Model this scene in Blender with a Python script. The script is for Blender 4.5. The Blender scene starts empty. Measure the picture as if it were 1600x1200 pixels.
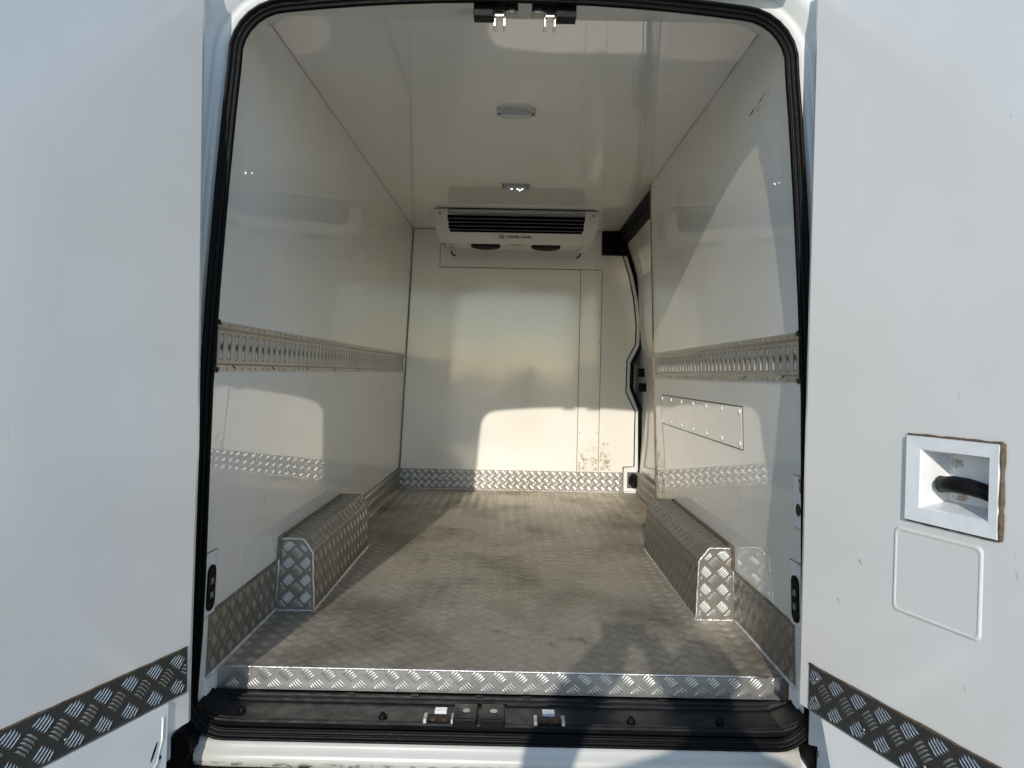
import bpy, bmesh, math, random
from mathutils import Vector, Matrix, noise as mnoise
random.seed(7)
scene = bpy.context.scene
C = scene.collection

# ------------------------------------------------------------------ camera
cam_d = bpy.data.cameras.new('camera'); cam = bpy.data.objects.new('camera', cam_d); C.objects.link(cam)
cr, cu, cf = Vector((.99980, .0038, .0198)), Vector((-.0199, .0152, .9997)), Vector((-.0035, .9999, -.0152))
cp = Vector((.0196, -1.9888, .8412))
cam.matrix_world = Matrix(((cr.x, cu.x, -cf.x, cp.x), (cr.y, cu.y, -cf.y, cp.y), (cr.z, cu.z, -cf.z, cp.z), (0, 0, 0, 1)))
cam_d.sensor_width = 36; cam_d.lens = 36 * 1110.5 / 1600; cam_d.clip_start = .005; cam_d.clip_end = 2000
scene.camera = cam
# ------------------------------------------------------------------ light
SUN = Vector((.146, 1, -.362)).normalized()          # direction the light travels
world = bpy.data.worlds.new('World'); scene.world = world; world.use_nodes = True
wn = world.node_tree; sky = wn.nodes.new('ShaderNodeTexSky'); sky.sky_type = 'NISHITA'; sky.sun_disc = False
sky.sun_elevation = math.asin(-SUN.z); sky.sun_rotation = math.atan2(-SUN.x, -SUN.y)
wn.links.new(sky.outputs[0], wn.nodes['Background'].inputs[0]); wn.nodes['Background'].inputs[1].default_value = .15
sky.dust_density = .1; sky.ozone_density = 2.4
sd = bpy.data.lights.new('sun', 'SUN'); sd.energy = 2.0; sd.angle = math.radians(.55); sd.color = (1, .93, .82)
so = bpy.data.objects.new('sun', sd); C.objects.link(so); so.rotation_euler = SUN.to_track_quat('-Z', 'Y').to_euler(); so.location = (-1, -6, 5)
vs = scene.view_settings; vs.view_transform = 'Standard'; vs.look = 'None'; vs.exposure = .63; vs.gamma = 1
cy = scene.cycles; cy.use_denoising = True; cy.adaptive_threshold = .018; cy.max_bounces = 9; cy.diffuse_bounces = 6; cy.glossy_bounces = 5; cy.transmission_bounces = 3
cy.sample_clamp_indirect = 6; cy.blur_glossy = .4

# ------------------------------------------------------------------ materials
def nodes(m):
    m.use_nodes = True; t = m.node_tree; return t, t.nodes['Principled BSDF']
def N(t, kind, **kw):
    n = t.nodes.new(kind)
    for k, v in kw.items(): setattr(n, k, v)
    return n
def coords(t, scale=(1, 1, 1), rot=(0, 0, 0)):
    g = N(t, 'ShaderNodeNewGeometry'); mp = N(t, 'ShaderNodeMapping'); mp.inputs['Scale'].default_value = scale; mp.inputs['Rotation'].default_value = rot
    t.links.new(g.outputs['Position'], mp.inputs['Vector']); return mp.outputs[0]
def noise(t, vec, scale, detail=3, rough=.55):
    n = N(t, 'ShaderNodeTexNoise'); n.inputs['Scale'].default_value = scale; n.inputs['Detail'].default_value = detail; n.inputs['Roughness'].default_value = rough
    t.links.new(vec, n.inputs['Vector']); return n.outputs['Fac']
def ramp(t, fac, stops):
    r = N(t, 'ShaderNodeValToRGB'); e = r.color_ramp.elements
    while len(e) < len(stops): e.new(.5)
    for i, (p, c) in enumerate(stops):
        e[i].position = p; e[i].color = (c, c, c, 1) if not hasattr(c, '__len__') else (*c, 1)
    t.links.new(fac, r.inputs[0]); return r.outputs[0]
def mixc(t, fac, a, b):
    m = N(t, 'ShaderNodeMix', data_type='RGBA')
    for s, v in ((m.inputs[0], fac), (m.inputs[6], a), (m.inputs[7], b)):
        if hasattr(v, 'links') or hasattr(v, 'is_linked'): t.links.new(v, s)
        elif hasattr(v, '__len__'): s.default_value = (*v, 1)
        else: s.default_value = v
    return m.outputs[2]
def mul(t, a, b, op='MULTIPLY'):
    m = N(t, 'ShaderNodeMath', operation=op)
    for s, v in ((m.inputs[0], a), (m.inputs[1], b)):
        if hasattr(v, 'is_linked'): t.links.new(v, s)
        else: s.default_value = v
    return m.outputs[0]
def bump(t, b, h, strength, dist):
    n = N(t, 'ShaderNodeBump'); n.inputs['Strength'].default_value = strength; n.inputs['Distance'].default_value = dist
    t.links.new(h, n.inputs['Height']); t.links.new(n.outputs[0], b.inputs['Normal'])
def simple(name, col, rough=.5, metal=0, var=.12, nscale=25, bmp=0, bscale=120, spec=.5):
    m = bpy.data.materials.new(name); t, b = nodes(m); v = coords(t)
    f = noise(t, v, nscale, 4)
    c = mixc(t, ramp(t, f, [(.3, 0), (.7, 1)]), tuple(x * (1 - var) for x in col), tuple(min(1, x * (1 + var)) for x in col))
    t.links.new(c, b.inputs['Base Color']); b.inputs['Metallic'].default_value = metal; b.inputs['Specular IOR Level'].default_value = spec
    t.links.new(ramp(t, noise(t, v, nscale * 2.3, 3), [(.3, max(.02, rough * .8)), (.7, min(1, rough * 1.2))]), b.inputs['Roughness'])
    if bmp: bump(t, b, noise(t, v, bscale, 3), bmp, .002)
    return m
def grp(name, col, rough, scuff=.6, wave=.5, dens=.70):
    """glossy white moulded lining with fine scuffs, faint grime and wavy flatness"""
    m = bpy.data.materials.new(name); t, b = nodes(m); v = coords(t)
    base = mixc(t, ramp(t, noise(t, v, 2.2, 5), [(.35, 0), (.7, 1)]), col, tuple(c * f for c, f in zip(col, (.95, .94, .91))))
    area = ramp(t, noise(t, v, 1.7, 2), [(.45, 0), (.62, 1)])
    for rot, sc, th in (((.5, .3, .2), (90, 90, 12), dens + .02), ((1.2, -.4, .9), (120, 120, 16), dens + .025)):
        s = ramp(t, noise(t, coords(t, sc, rot), 1, 2), [(th, 0), (th + .05, 1)])
        base = mixc(t, mul(t, mul(t, s, area), scuff), base, (.22, .20, .17))
    dots = ramp(t, noise(t, v, 55, 2), [(.77, 0), (.80, 1)])
    base = mixc(t, mul(t, dots, scuff * .7), base, (.2, .18, .15))
    t.links.new(base, b.inputs['Base Color'])
    t.links.new(ramp(t, noise(t, v, 4, 5), [(.3, rough * .75), (.75, rough * 1.5)]), b.inputs['Roughness'])
    b.inputs['IOR'].default_value = 1.72
    h = noise(t, v, 1.8, 2)
    bump(t, b, h, wave, .012)
    return m
def alu(name, col, rough, dirt, dirtcol=(.13, .105, .075), dirt_rough=.6, metal=1.0, blotch=0):
    m = bpy.data.materials.new(name); t, b = nodes(m); v = coords(t)
    big = noise(t, v, 2.6, 6, .62); fine = noise(t, v, 38, 4, .6)
    f = ramp(t, mul(t, mul(t, big, .68), mul(t, fine, .32), 'ADD'), [(.38, dirt * .45), (.62, min(1, dirt * 1.25))])
    streak = ramp(t, noise(t, coords(t, (60, 3, 20), (0, 0, .35)), 1, 3), [(.62, 0), (.72, 1)])
    f2 = mul(t, f, mul(t, 1.0, mul(t, streak, .45), 'SUBTRACT'))
    c = mixc(t, f2, mixc(t, fine, tuple(c_ * .8 for c_ in col), col), dirtcol)
    if blotch:      # trodden-in grime lying in broad patches
        g1 = ramp(t, noise(t, coords(t, (1.0, .75, 1)), 2.1, 6, .6), [(.46, 0), (.66, 1)])
        c = mixc(t, mul(t, g1, blotch), c, tuple(x * .42 for x in (dirtcol[0], dirtcol[1] * .95, dirtcol[2] * .86)))
    t.links.new(c, b.inputs['Base Color'])
    t.links.new(ramp(t, f2, [(0, rough), (1, dirt_rough)]), b.inputs['Roughness'])
    t.links.new(ramp(t, f2, [(0, metal), (1, metal * .45)]), b.inputs['Metallic'])
    return m
def patchy(name, col, scale, lo, hi, rough=.7, stretch=(1, 1, 1)):
    """a mark with ragged edges: noise cuts its alpha"""
    m = bpy.data.materials.new(name); t, b = nodes(m); v = coords(t, stretch)
    c = mixc(t, noise(t, v, scale * 2, 3), col, tuple(x * 1.9 for x in col))
    t.links.new(c, b.inputs['Base Color']); b.inputs['Roughness'].default_value = rough
    t.links.new(ramp(t, noise(t, v, scale, 5, .7), [(lo, 0), (hi, 1)]), b.inputs['Alpha'])
    return m
M = dict(
    wall=grp('lining_wall', (.86, .835, .775), .008, .5, .06),
    ceil=grp('lining_ceiling', (.86, .835, .775), .012, .15, .08, .74),
    bulk=grp('lining_bulkhead', (.86, .835, .775), .10, .55, .22, .70),
    door=grp('lining_door', (.755, .74, .715), .14, .5, .25, .725),
    paint=simple('white_paint', (.78, .79, .77), .16, 0, .04, 9),
    sill=None,
    casing=simple('unit_casing', (.66, .64, .575), .35, 0, .03, 12),
    floor=alu('floor_plate_aluminium', (.66, .63, .575), .42, .78, (.46, .40, .31), .65, 1.0, .85),
    floorbar=alu('floor_bar_aluminium', (.88, .85, .79), .34, .42, (.74, .655, .52), .5, 1.0, .72),
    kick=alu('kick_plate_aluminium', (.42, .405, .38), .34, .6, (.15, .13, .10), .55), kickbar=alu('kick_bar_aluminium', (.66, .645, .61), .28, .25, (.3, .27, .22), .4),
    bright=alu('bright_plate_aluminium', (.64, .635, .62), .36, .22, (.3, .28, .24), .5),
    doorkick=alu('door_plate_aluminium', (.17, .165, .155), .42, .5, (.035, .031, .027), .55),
    doorbar=alu('door_bar_aluminium', (.80, .79, .77), .22, .12),
    slat=simple('grey_slat', (.42, .42, .41), .4, 0, .05, 20),
    slotedge=simple('slot_edge', (.05, .048, .045), .5, .3, .2, 60),
    weld=simple('weld_aluminium', (.82, .81, .78), .32, 1, .12, 160, .8, 350),
    rail=alu('rail_steel', (.78, .76, .72), .36, .26, (.34, .30, .25), .5),
    rubber=simple('black_rubber', (.0025, .0025, .0027), .40, 0, .3, 40, .25, 300, .10),
    plastic=simple('black_plastic', (.008, .0082, .009), .45, 0, .4, 14, .3, 420, .12),
    blackvoid=simple('black_trim', (.003, .003, .0033), .6, 0, .2, 30, 0, 100, .12),
    greyplastic=simple('grey_plastic', (.10, .11, .12), .5, 0, .1, 30),
    chrome=simple('chrome', (.46, .44, .41), .22, 1, .1, 60),
    steel=simple('zinc_steel', (.34, .33, .31), .36, 1, .2, 60),
    rust=simple('rusty_steel', (.06, .032, .02), .85, 0, .5, 180, .6, 300),
    caulk=simple('grimy_sealant', (.20, .155, .105), .7, 0, .6, 30),
    caulklight=simple('pale_sealant', (.55, .52, .46), .55, 0, .3, 30),
    brown=simple('exposed_board_edge', (.12, .085, .055), .85, 0, .5, 120, .6, 300),
    rivet=simple('white_cap', (.86, .86, .84), .25, 0, .03, 40),
    white=simple('white_plastic', (.80, .80, .79), .35, 0, .05, 40),
    gasket=simple('dark_gasket', (.028, .022, .017), .6, 0, .4, 40),
    asphalt=simple('pale_concrete', (.32, .31, .29), .9, 0, .3, 3, .5, 90),
    yellow=simple('label_yellow', (.55, .42, .10), .5, 0, .05, 40),
    ink=simple('ink', (.01, .01, .012), .5, 0, .05, 40),
    logo=simple('logo_blue', (.05, .10, .17), .5, 0, .05, 40),
    cloth=simple('dark_cloth', (.03, .032, .04), .9, 0, .2, 40),
    skin=simple('skin', (.45, .28, .2), .55, 0, .08, 20),
    hair=simple('hair', (.03, .02, .014), .7, 0, .2, 60),
    redmark=patchy('red_brown_scuff', (.14, .05, .03), 90, .36, .5),
    dirtmark=patchy('tan_dirt', (.30, .235, .15), 24, .50, .70),
    scrape=patchy('bright_scrape', (.34, .32, .28), 30, .40, .62, .45),
    smudge=patchy('black_smudge', (.08, .075, .065), 22, .55, .76),
    greymark=patchy('grey_scuff', (.16, .15, .13), 40, .5, .64),
)
def lens():
    m = bpy.data.materials.new('lamp_lens'); t, b = nodes(m); v = coords(t)
    t.links.new(mixc(t, noise(t, v, 90, 2), (.62, .64, .64), (.80, .82, .82)), b.inputs['Base Color']); b.inputs['Roughness'].default_value = .12
    b.inputs['Transmission Weight'].default_value = .25
    return m
M['lens'] = lens()
def glow():
    m = bpy.data.materials.new('lit_diode'); t, b = nodes(m); b.inputs['Emission Color'].default_value = (.9, 1, 1, 1); b.inputs['Emission Strength'].default_value = 5
    return m
M['glow'] = glow()
def sillmat():
    m = bpy.data.materials.new('sill_paint'); t, b = nodes(m); v = coords(t); g = N(t, 'ShaderNodeSeparateXYZ')
    gg = N(t, 'ShaderNodeNewGeometry'); t.links.new(gg.outputs['Position'], g.inputs[0])
    edge = ramp(t, mul(t, g.outputs['Z'], 1.0, 'ADD'), [(.836, 1), (.848, 0)])      # chips along the lower lip
    n = ramp(t, noise(t, coords(t, (30, 60, 90)), 1, 4), [(.52, 0), (.57, 1)])
    c = mixc(t, mul(t, edge, n), mixc(t, noise(t, v, 6, 4), (.54, .535, .50), (.44, .425, .38)), (.05, .035, .025))
    c = mixc(t, mul(t, ramp(t, noise(t, coords(t, (9, 40, 60)), 1, 5), [(.6, 0), (.75, 1)]), .4), c, (.36, .31, .22))
    t.links.new(c, b.inputs['Base Color']); b.inputs['Roughness'].default_value = .25
    return m
M['sill'] = sillmat()

# ------------------------------------------------------------------ builders
WM = {}
def reg(o, parent, W=None):
    W = W or Matrix(); WM[o] = W
    if parent:
        o.parent = parent; o.matrix_parent_inverse = WM[parent].inverted()
    o.matrix_basis = W
def mesh_obj(name, verts, faces, mat, parent=None, smooth=False):
    me = bpy.data.meshes.new(name); me.from_pydata([tuple(v) for v in verts], [], faces); me.update()
    if smooth:
        for p in me.polygons: p.use_smooth = True
    me.materials.append(M[mat] if isinstance(mat, str) else mat)
    o = bpy.data.objects.new(name, me); C.objects.link(o); reg(o, parent); return o
def bm_obj(name, bm, mat, parent=None, smooth=False):
    bmesh.ops.recalc_face_normals(bm, faces=bm.faces)
    me = bpy.data.meshes.new(name); bm.to_mesh(me); bm.free()
    if smooth:
        for p in me.polygons: p.use_smooth = True
    me.materials.append(M[mat]); o = bpy.data.objects.new(name, me); C.objects.link(o); reg(o, parent); return o
def thing(name, loc, label, cat, group=None):
    o = bpy.data.objects.new(name, None); C.objects.link(o); o.empty_display_size = .1
    reg(o, None, Matrix.Translation(loc)); o['label'] = label; o['category'] = cat
    if group: o['group'] = group
    return o
def abox(bm, lo, hi, f=None, bev=0):
    """axis box lo..hi, optionally mapped by f, bevelled"""
    b2 = bmesh.new()
    vs_ = [b2.verts.new((x, y, z)) for x in (lo[0], hi[0]) for y in (lo[1], hi[1]) for z in (lo[2], hi[2])]
    for q in ((0, 1, 3, 2), (4, 6, 7, 5), (0, 4, 5, 1), (2, 3, 7, 6), (0, 2, 6, 4), (1, 5, 7, 3)): b2.faces.new([vs_[i] for i in q])
    if bev: bmesh.ops.bevel(b2, geom=list(b2.edges), offset=bev, segments=2, profile=.6, affect='EDGES')
    mp = {}
    for v in b2.verts: mp[v] = bm.verts.new(f(v.co) if f else v.co)
    for fc in b2.faces: bm.faces.new([mp[v] for v in fc.verts])
    b2.free()
def box(name, lo, hi, mat, parent=None, f=None, bev=0, smooth=False):
    bm = bmesh.new(); abox(bm, lo, hi, f, bev); return bm_obj(name, bm, mat, parent, smooth)
def tube(bm, pts, r, n=8, cap=True, closed=False):
    pts = [Vector(p) for p in pts]; rings = []
    for i, p in enumerate(pts):
        a = pts[i - 1] if (i or closed) else p; b = pts[(i + 1) % len(pts)] if (i < len(pts) - 1 or closed) else p
        d = (b - a).normalized(); q = Vector((0, 0, 1)) if abs(d.z) < .9 else Vector((1, 0, 0))
        s = d.cross(q).normalized(); u = s.cross(d); rr = r[i] if hasattr(r, '__len__') else r
        rings.append([bm.verts.new(p + (s * math.cos(2 * math.pi * k / n) + u * math.sin(2 * math.pi * k / n)) * rr) for k in range(n)])
    m = len(rings)
    for i in range(m if closed else m - 1):
        A, B = rings[i], rings[(i + 1) % m]
        for k in range(n): bm.faces.new((A[k], A[(k + 1) % n], B[(k + 1) % n], B[k]))
    if cap and not closed: bm.faces.new(rings[0][::-1]); bm.faces.new(rings[-1])
def lathe(bm, prof, o, axis, n=12):
    """prof: list of (radius, along axis)"""
    axis = Vector(axis).normalized(); q = Vector((0, 0, 1)) if abs(axis.z) < .9 else Vector((1, 0, 0))
    s = axis.cross(q).normalized(); u = axis.cross(s); o = Vector(o); R_ = []
    for r, h in prof: R_.append([bm.verts.new(o + axis * h + (s * math.cos(6.28319 * k / n) + u * math.sin(6.28319 * k / n)) * max(r, 1e-5)) for k in range(n)])
    for A, B in zip(R_, R_[1:]):
        for k in range(n): bm.faces.new((A[k], A[(k + 1) % n], B[(k + 1) % n], B[k]))
    bm.faces.new(R_[0][::-1]); bm.faces.new(R_[-1])
def prism(bm, poly, o, U, V, Nn, t0, t1):
    U, V, Nn, o = Vector(U), Vector(V), Vector(Nn), Vector(o)
    A = [bm.verts.new(o + U * a + V * b + Nn * t0) for a, b in poly]; B = [bm.verts.new(o + U * a + V * b + Nn * t1) for a, b in poly]
    bm.faces.new(A[::-1]); bm.faces.new(B); n = len(poly)
    for i in range(n): bm.faces.new((A[i], A[(i + 1) % n], B[(i + 1) % n], B[i]))
def rrect(a0, b0, a1, b1, r, n=4):
    out = []
    for cx, cy_, s in ((a1 - r, b1 - r, 0), (a0 + r, b1 - r, 1), (a0 + r, b0 + r, 2), (a1 - r, b0 + r, 3)):
        for k in range(n + 1):
            t = (s + k / n) * math.pi / 2; out.append((cx + r * math.cos(t), cy_ + r * math.sin(t)))
    return out
def tread(parent, o, U, V, Nn, poly, mat, cell=.0425, phase=(0, 0), hgt=.0016, wid=.0052):
    """five-bar tread pattern: raised lens-shaped bars in a diagonal basket weave inside the convex poly (u,v)"""
    U, V, Nn, o = Vector(U), Vector(V), Vector(Nn), Vector(o); n = len(poly)
    area = sum(poly[i][0] * poly[(i + 1) % n][1] - poly[(i + 1) % n][0] * poly[i][1] for i in range(n)); sg = 1 if area > 0 else -1
    pl = []
    for i in range(n):
        (a, b), (c, d) = poly[i], poly[(i + 1) % n]; ex, ey = c - a, d - b; L_ = math.hypot(ex, ey)
        if L_ > 1e-6: pl.append((-ey / L_ * sg, ex / L_ * sg, a, b))
    us = [p[0] for p in poly]; vs2 = [p[1] for p in poly]; s2 = math.sqrt(.5); verts = []; faces = []
    rad = (max(us) - min(us) + max(vs2) - min(vs2)) / cell + 3; mu, mv = (max(us) + min(us)) / 2, (max(vs2) + min(vs2)) / 2
    K = int(rad * .75) + 1
    for i in range(-K, K + 1):
        for j in range(-K, K + 1):
            p, q = i * cell + phase[0], j * cell + phase[1]
            cu_, cv_ = mu + (p - q) * s2, mv + (p + q) * s2
            if not (min(us) - cell < cu_ < max(us) + cell and min(vs2) - cell < cv_ < max(vs2) + cell): continue
            d = (s2, s2) if (i + j) % 2 == 0 else (-s2, s2); e = (-d[1], d[0])
            for k in range(5):
                off = (k - 2) * cell * .168; ln = cell * .82 * (1 - .05 * abs(k - 2))
                bu, bv = cu_ + e[0] * off, cv_ + e[1] * off; t0, t1 = -ln / 2, ln / 2
                for (nx, ny, a, b) in pl:
                    w0 = (bu - a) * nx + (bv - b) * ny - .0025; w1 = d[0] * nx + d[1] * ny
                    if abs(w1) < 1e-9:
                        if w0 < 0: t1 = t0 - 1
                    elif w1 > 0: t0 = max(t0, -w0 / w1)
                    else: t1 = min(t1, -w0 / w1)
                if t1 - t0 < .011: continue
                base = len(verts); l = t1 - t0; w = wid / 2
                for tt, ww, hh in ((0, 0, 0), (.22, -w, 0), (.78, -w, 0), (1, 0, 0), (.78, w, 0), (.22, w, 0), (.2, 0, hgt), (.8, 0, hgt)):
                    x = t0 + l * tt; cv2 = .11 * cell * (1 - (2 * x / ln) ** 2)
                    a = bu + d[0] * x + e[0] * (ww + cv2); b = bv + d[1] * x + e[1] * (ww + cv2)
                    verts.append(o + U * a + V * b + Nn * (hh - .0002))
                faces += [tuple(base + z for z in f) for f in ((0, 1, 6), (1, 2, 7, 6), (2, 3, 7), (3, 4, 7), (4, 5, 6, 7), (5, 0, 6))]
    if U.cross(V).dot(Nn) < 0: faces = [f[::-1] for f in faces]
    ob = mesh_obj('tread_bars', verts, faces, mat, parent, True); ob['kind'] = 'stuff'; return ob
def mark(name, pts, mat, parent):
    """a thin ragged mark lying on a surface (list of world points, ordered)"""
    return mesh_obj(name, pts, [tuple(range(len(pts)))], mat, parent)
def text_obj(name, s, o, U, V, size, mat, parent, bold=0):
    cu_ = bpy.data.curves.new(name, 'FONT'); cu_.body = s; cu_.size = size; cu_.offset = bold; cu_.align_x = 'LEFT'; cu_.extrude = .0004
    t = bpy.data.objects.new(name + '_tmp', cu_); C.objects.link(t); dg = bpy.context.evaluated_depsgraph_get()
    me = bpy.data.meshes.new_from_object(t.evaluated_get(dg)); bpy.data.objects.remove(t)
    U, V, o = Vector(U), Vector(V), Vector(o); Nn = U.cross(V)
    for v in me.vertices: v.co = o + U * v.co.x + V * v.co.y + Nn * v.co.z
    me.materials.clear(); me.materials.append(M[mat]); ob = bpy.data.objects.new(name, me); C.objects.link(ob); reg(ob, parent); return ob
SHARED = {}
def shared(name, key, make, mat, parent, W):
    if key not in SHARED:
        bm = bmesh.new(); make(bm); bmesh.ops.recalc_face_normals(bm, faces=bm.faces); me = bpy.data.meshes.new(name); bm.to_mesh(me); bm.free()
        for p in me.polygons: p.use_smooth = True
        me.materials.append(M[mat]); SHARED[key] = me
    o = bpy.data.objects.new(name, SHARED[key]); C.objects.link(o); reg(o, parent, W); return o
def rivet(parent, pos, nrm, key='rivet', r=.006, h=.003, mat='rivet', name='rivet'):
    W = Matrix.Translation(pos) @ Vector((0, 0, 1)).rotation_difference(Vector(nrm)).to_matrix().to_4x4()
    return shared(name, key, lambda bm: lathe(bm, [(r, -.001), (r, h * .4), (r * .7, h * .85), (r * .25, h)], (0, 0, 0), (0, 0, 1), 10), mat, parent, W)

TP = .042                       # inward lean of the side walls
L, H, W0 = 3.09, 1.86, .80      # inner length, height, half width at the floor
YF, YR = -.14, 1.81             # front end of the walls, end of the right wall
wx = lambda z: W0 - TP * z
def wall_pt(s, y, z, d=0): return Vector((s * (wx(z) - d), y, z))   # d: distance off the wall into the room

# ------------------------------------------------------------------ ground
g = mesh_obj('ground', [(-300, -300, -.74), (300, -300, -.74), (300, 300, -.74), (-300, 300, -.74)], [(0, 1, 2, 3)], 'asphalt'); g['kind'] = 'structure'

# ------------------------------------------------------------------ the van
van = thing('refrigerated_van', (0, 1.5, -.74), 'white refrigerated van seen into its open rear cargo bay', 'van')
# --- cargo floor with its bright front nosing
SX = .915                       # floor reaches out to the sliding door behind the right wall
floor = mesh_obj('cargo_floor', [(-W0, 0, 0), (W0, 0, 0), (W0, YR, 0), (SX, YR, 0), (SX, L, 0), (-W0, L, 0)], [(0, 1, 2, 5), (2, 3, 4, 5)], 'floor', van)
tread(floor, (0, 0, 0), (1, 0, 0), (0, 1, 0), (0, 0, 1), [(-.797, .004), (.797, .004), (.797, YR), (.797, L - .003), (-.797, L - .003)], 'floorbar', hgt=.0018, wid=.0040)
nose = box('floor_nosing', (-W0 - .004, -.004, -.062), (W0 - .006, -.0005, .0015), 'bright', van, bev=.0012)
tread(nose, (0, -.004, -.062), (1, 0, 0), (0, 0, 1), (0, -1, 0), [(-.80, .002), (.79, .002), (.79, .061), (-.80, .061)], 'bright', phase=(.008, .008))
bm = bmesh.new()
tube(bm, [(-.80 + .05 * i, -.003 + random.uniform(-.0006, .0006), .0012) for i in range(32)], .0028, 6)
bm_obj('nosing_edge', bm, 'weld', nose, True)
for pts, w in ((((-.50, 1.36), (-.2, 1.10), (.08, .92), (.25, .83)), .005), (((.42, 2.75), (.52, 2.35), (.62, 1.95)), .007), (((-.62, .30), (-.3, .42), (.0, .60)), .003), (((.30, .55), (.44, .62)), .006), (((.52, .48), (.66, .42)), .008), (((-.1, 2.6), (.05, 2.2)), .004)):
    P_ = [(x + w * .5 * e, y + w * .5 * e, .0021) for e in (1,) for x, y in pts] + [(x - w * .5, y - w * .5, .0021) for x, y in pts[::-1]]
    mark('scrape', P_, 'scrape', floor)
for cx_, cy_, rx, ry in ((.18, .22, .14, .09), (.05, .30, .10, .06), (.28, .15, .08, .05)):
    mark('black_smudge', [(cx_ + rx * math.cos(k * .5236) * random.uniform(.7, 1.1), cy_ + ry * math.sin(k * .5236) * random.uniform(.7, 1.1), .0022 + cx_ * .0002) for k in range(12)], 'smudge', floor)
# base slab below the floor (insulated floor, seen only at its edge)
box('floor_base', (-.86, .002, -.06), (.90, L + .05, -.004), 'brown', van)

# --- side walls: a lower and an upper panel with the lashing rail let in between
ZB, ZT = .845, .950
def side_wall(s, y0, y1, zs, lab):
    v = []; f = []
    for (za, zb) in zs:
        for d in (0, -.05):
            n = 14
            b = len(v)
            for i in range(n + 1):
                y = y0 + (y1 - y0) * i / n
                v += [wall_pt(s, y, za, d), wall_pt(s, y, zb, d)]
            for i in range(n): q = (b + 2 * i, b + 2 * i + 1, b + 2 * i + 3, b + 2 * i + 2); f.append(q if (s > 0) == (d == 0) else q[::-1])
        k = b - 2 * (n + 1)      # front, rear and open edges
        f += [(k, k + 1, b + 1, b), (k + 2 * n, b + 2 * n, b + 2 * n + 1, k + 2 * n + 1)]
        for i in range(n):
            for e in (0, 1): f.append((k + 2 * i + e, k + 2 * i + 2 + e, b + 2 * i + 2 + e, b + 2 * i + e))
    o = mesh_obj('side_wall', v, f, 'wall', van); o['label'] = lab; return o
wl = side_wall(-1, YF, L, ((-.06, ZB), (ZT, H)), 'white glossy left wall lining with scuffs')
wr = side_wall(1, YF, YR, ((-.06, ZB), (ZT, H)), 'white glossy right wall lining with riveted cover plate')
# --- ceiling and bulkhead
ceil = box('ceiling', (-.80, -.10, H), (.80, L + .02, H + .05), 'ceil', van)
seam = [(.771, 1.691), (.815, 1.555), (.853, 1.389), (.875, 1.207), (.873, 1.064), (.816, .949), (.813, .721), (.882, .585), (.881, .415), (.883, .191), (.805, .185), (.809, .0)]
outer = [(.804, 1.691), (.848, 1.556), (.888, 1.375), (.906, 1.193), (.905, 1.056), (.844, .927), (.843, .749), (.906, .599), (.919, 0)]
bm = bmesh.new()
prism(bm, [(-.805, -.02), (.803, -.02)] + seam[::-1][1:] + [(.622, 1.691), (.622, 1.858), (-.805, 1.858)], (0, L, 0), (1, 0, 0), (0, 0, 1), (0, -1, 0), -.03, 0)
bulk = bm_obj('bulkhead', bm, 'bulk', van)
bm = bmesh.new(); tube(bm, [(x + .003, L - .0005, z) for x, z in seam], .0048, 6); bm_obj('pillar_gasket', bm, 'gasket', bulk)
bm = bmesh.new(); prism(bm, [(.77, -.02), (.919, -.02)] + outer[::-1] + [(.74, 1.691)], (0, L, 0), (1, 0, 0), (0, 0, 1), (0, -1, 0), -.06, -.008)
pillar = bm_obj('door_pillar', bm, 'paint', van)
bm = bmesh.new(); tube(bm, [(x + .012, L - .004, z) for x, z in outer], .013, 8); bm_obj('pillar_seal', bm, 'rubber', pillar, True)
# cover strip down the bulkhead, with screws
strip = box('cover_strip', (.478, L - .003, .150), (.628, L + .001, 1.584), 'bulk', van, bev=.001)
for i in range(7):
    for x in (.491, .616): rivet(strip, (x, L - .003, .21 + i * .215), (0, -1, 0), 'screw', .006, .0016, 'caulklight', 'screw')
bm = bmesh.new()
for x in (.476, .630): abox(bm, (x - .0016, L - .0022, .150), (x + .0016, L, 1.590))
bm_obj('strip_joint', bm, 'gasket', strip)
plate = box('mounting_plate', (-.526, L - .0045, 1.590), (.619, L + .001, 1.857), 'bulk', van, bev=.001)
for i in range(6): rivet(plate, (-.49 + i * .215, L - .0045, 1.612), (0, -1, 0), 'screw', .006, .0016, 'caulklight', 'screw')
bm = bmesh.new(); abox(bm, (-.530, L - .0025, 1.586), (.622, L, 1.590)); abox(bm, (-.530, L - .0025, 1.59), (-.5265, L, 1.855)); bm_obj('plate_joint', bm, 'gasket', plate)
# black door-track cover in the top corner and the top channel
box('track_cover', (.624, L - .045, 1.692), (.80, L + .03, 1.857), 'blackvoid', van, bev=.006)
ch = box('door_channel', (.735, YR + .012, 1.772), (.90, L - .05, 1.858), 'blackvoid', van, bev=.004)
bm = bmesh.new()
for i, z in enumerate((1.785, 1.803, 1.822, 1.841)): abox(bm, (.728 + .001 * i, YR + .012, z - .004), (.737, L - .05, z + .004), None, .0015)
bm_obj('channel_rib', bm, 'rubber', ch)
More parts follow.
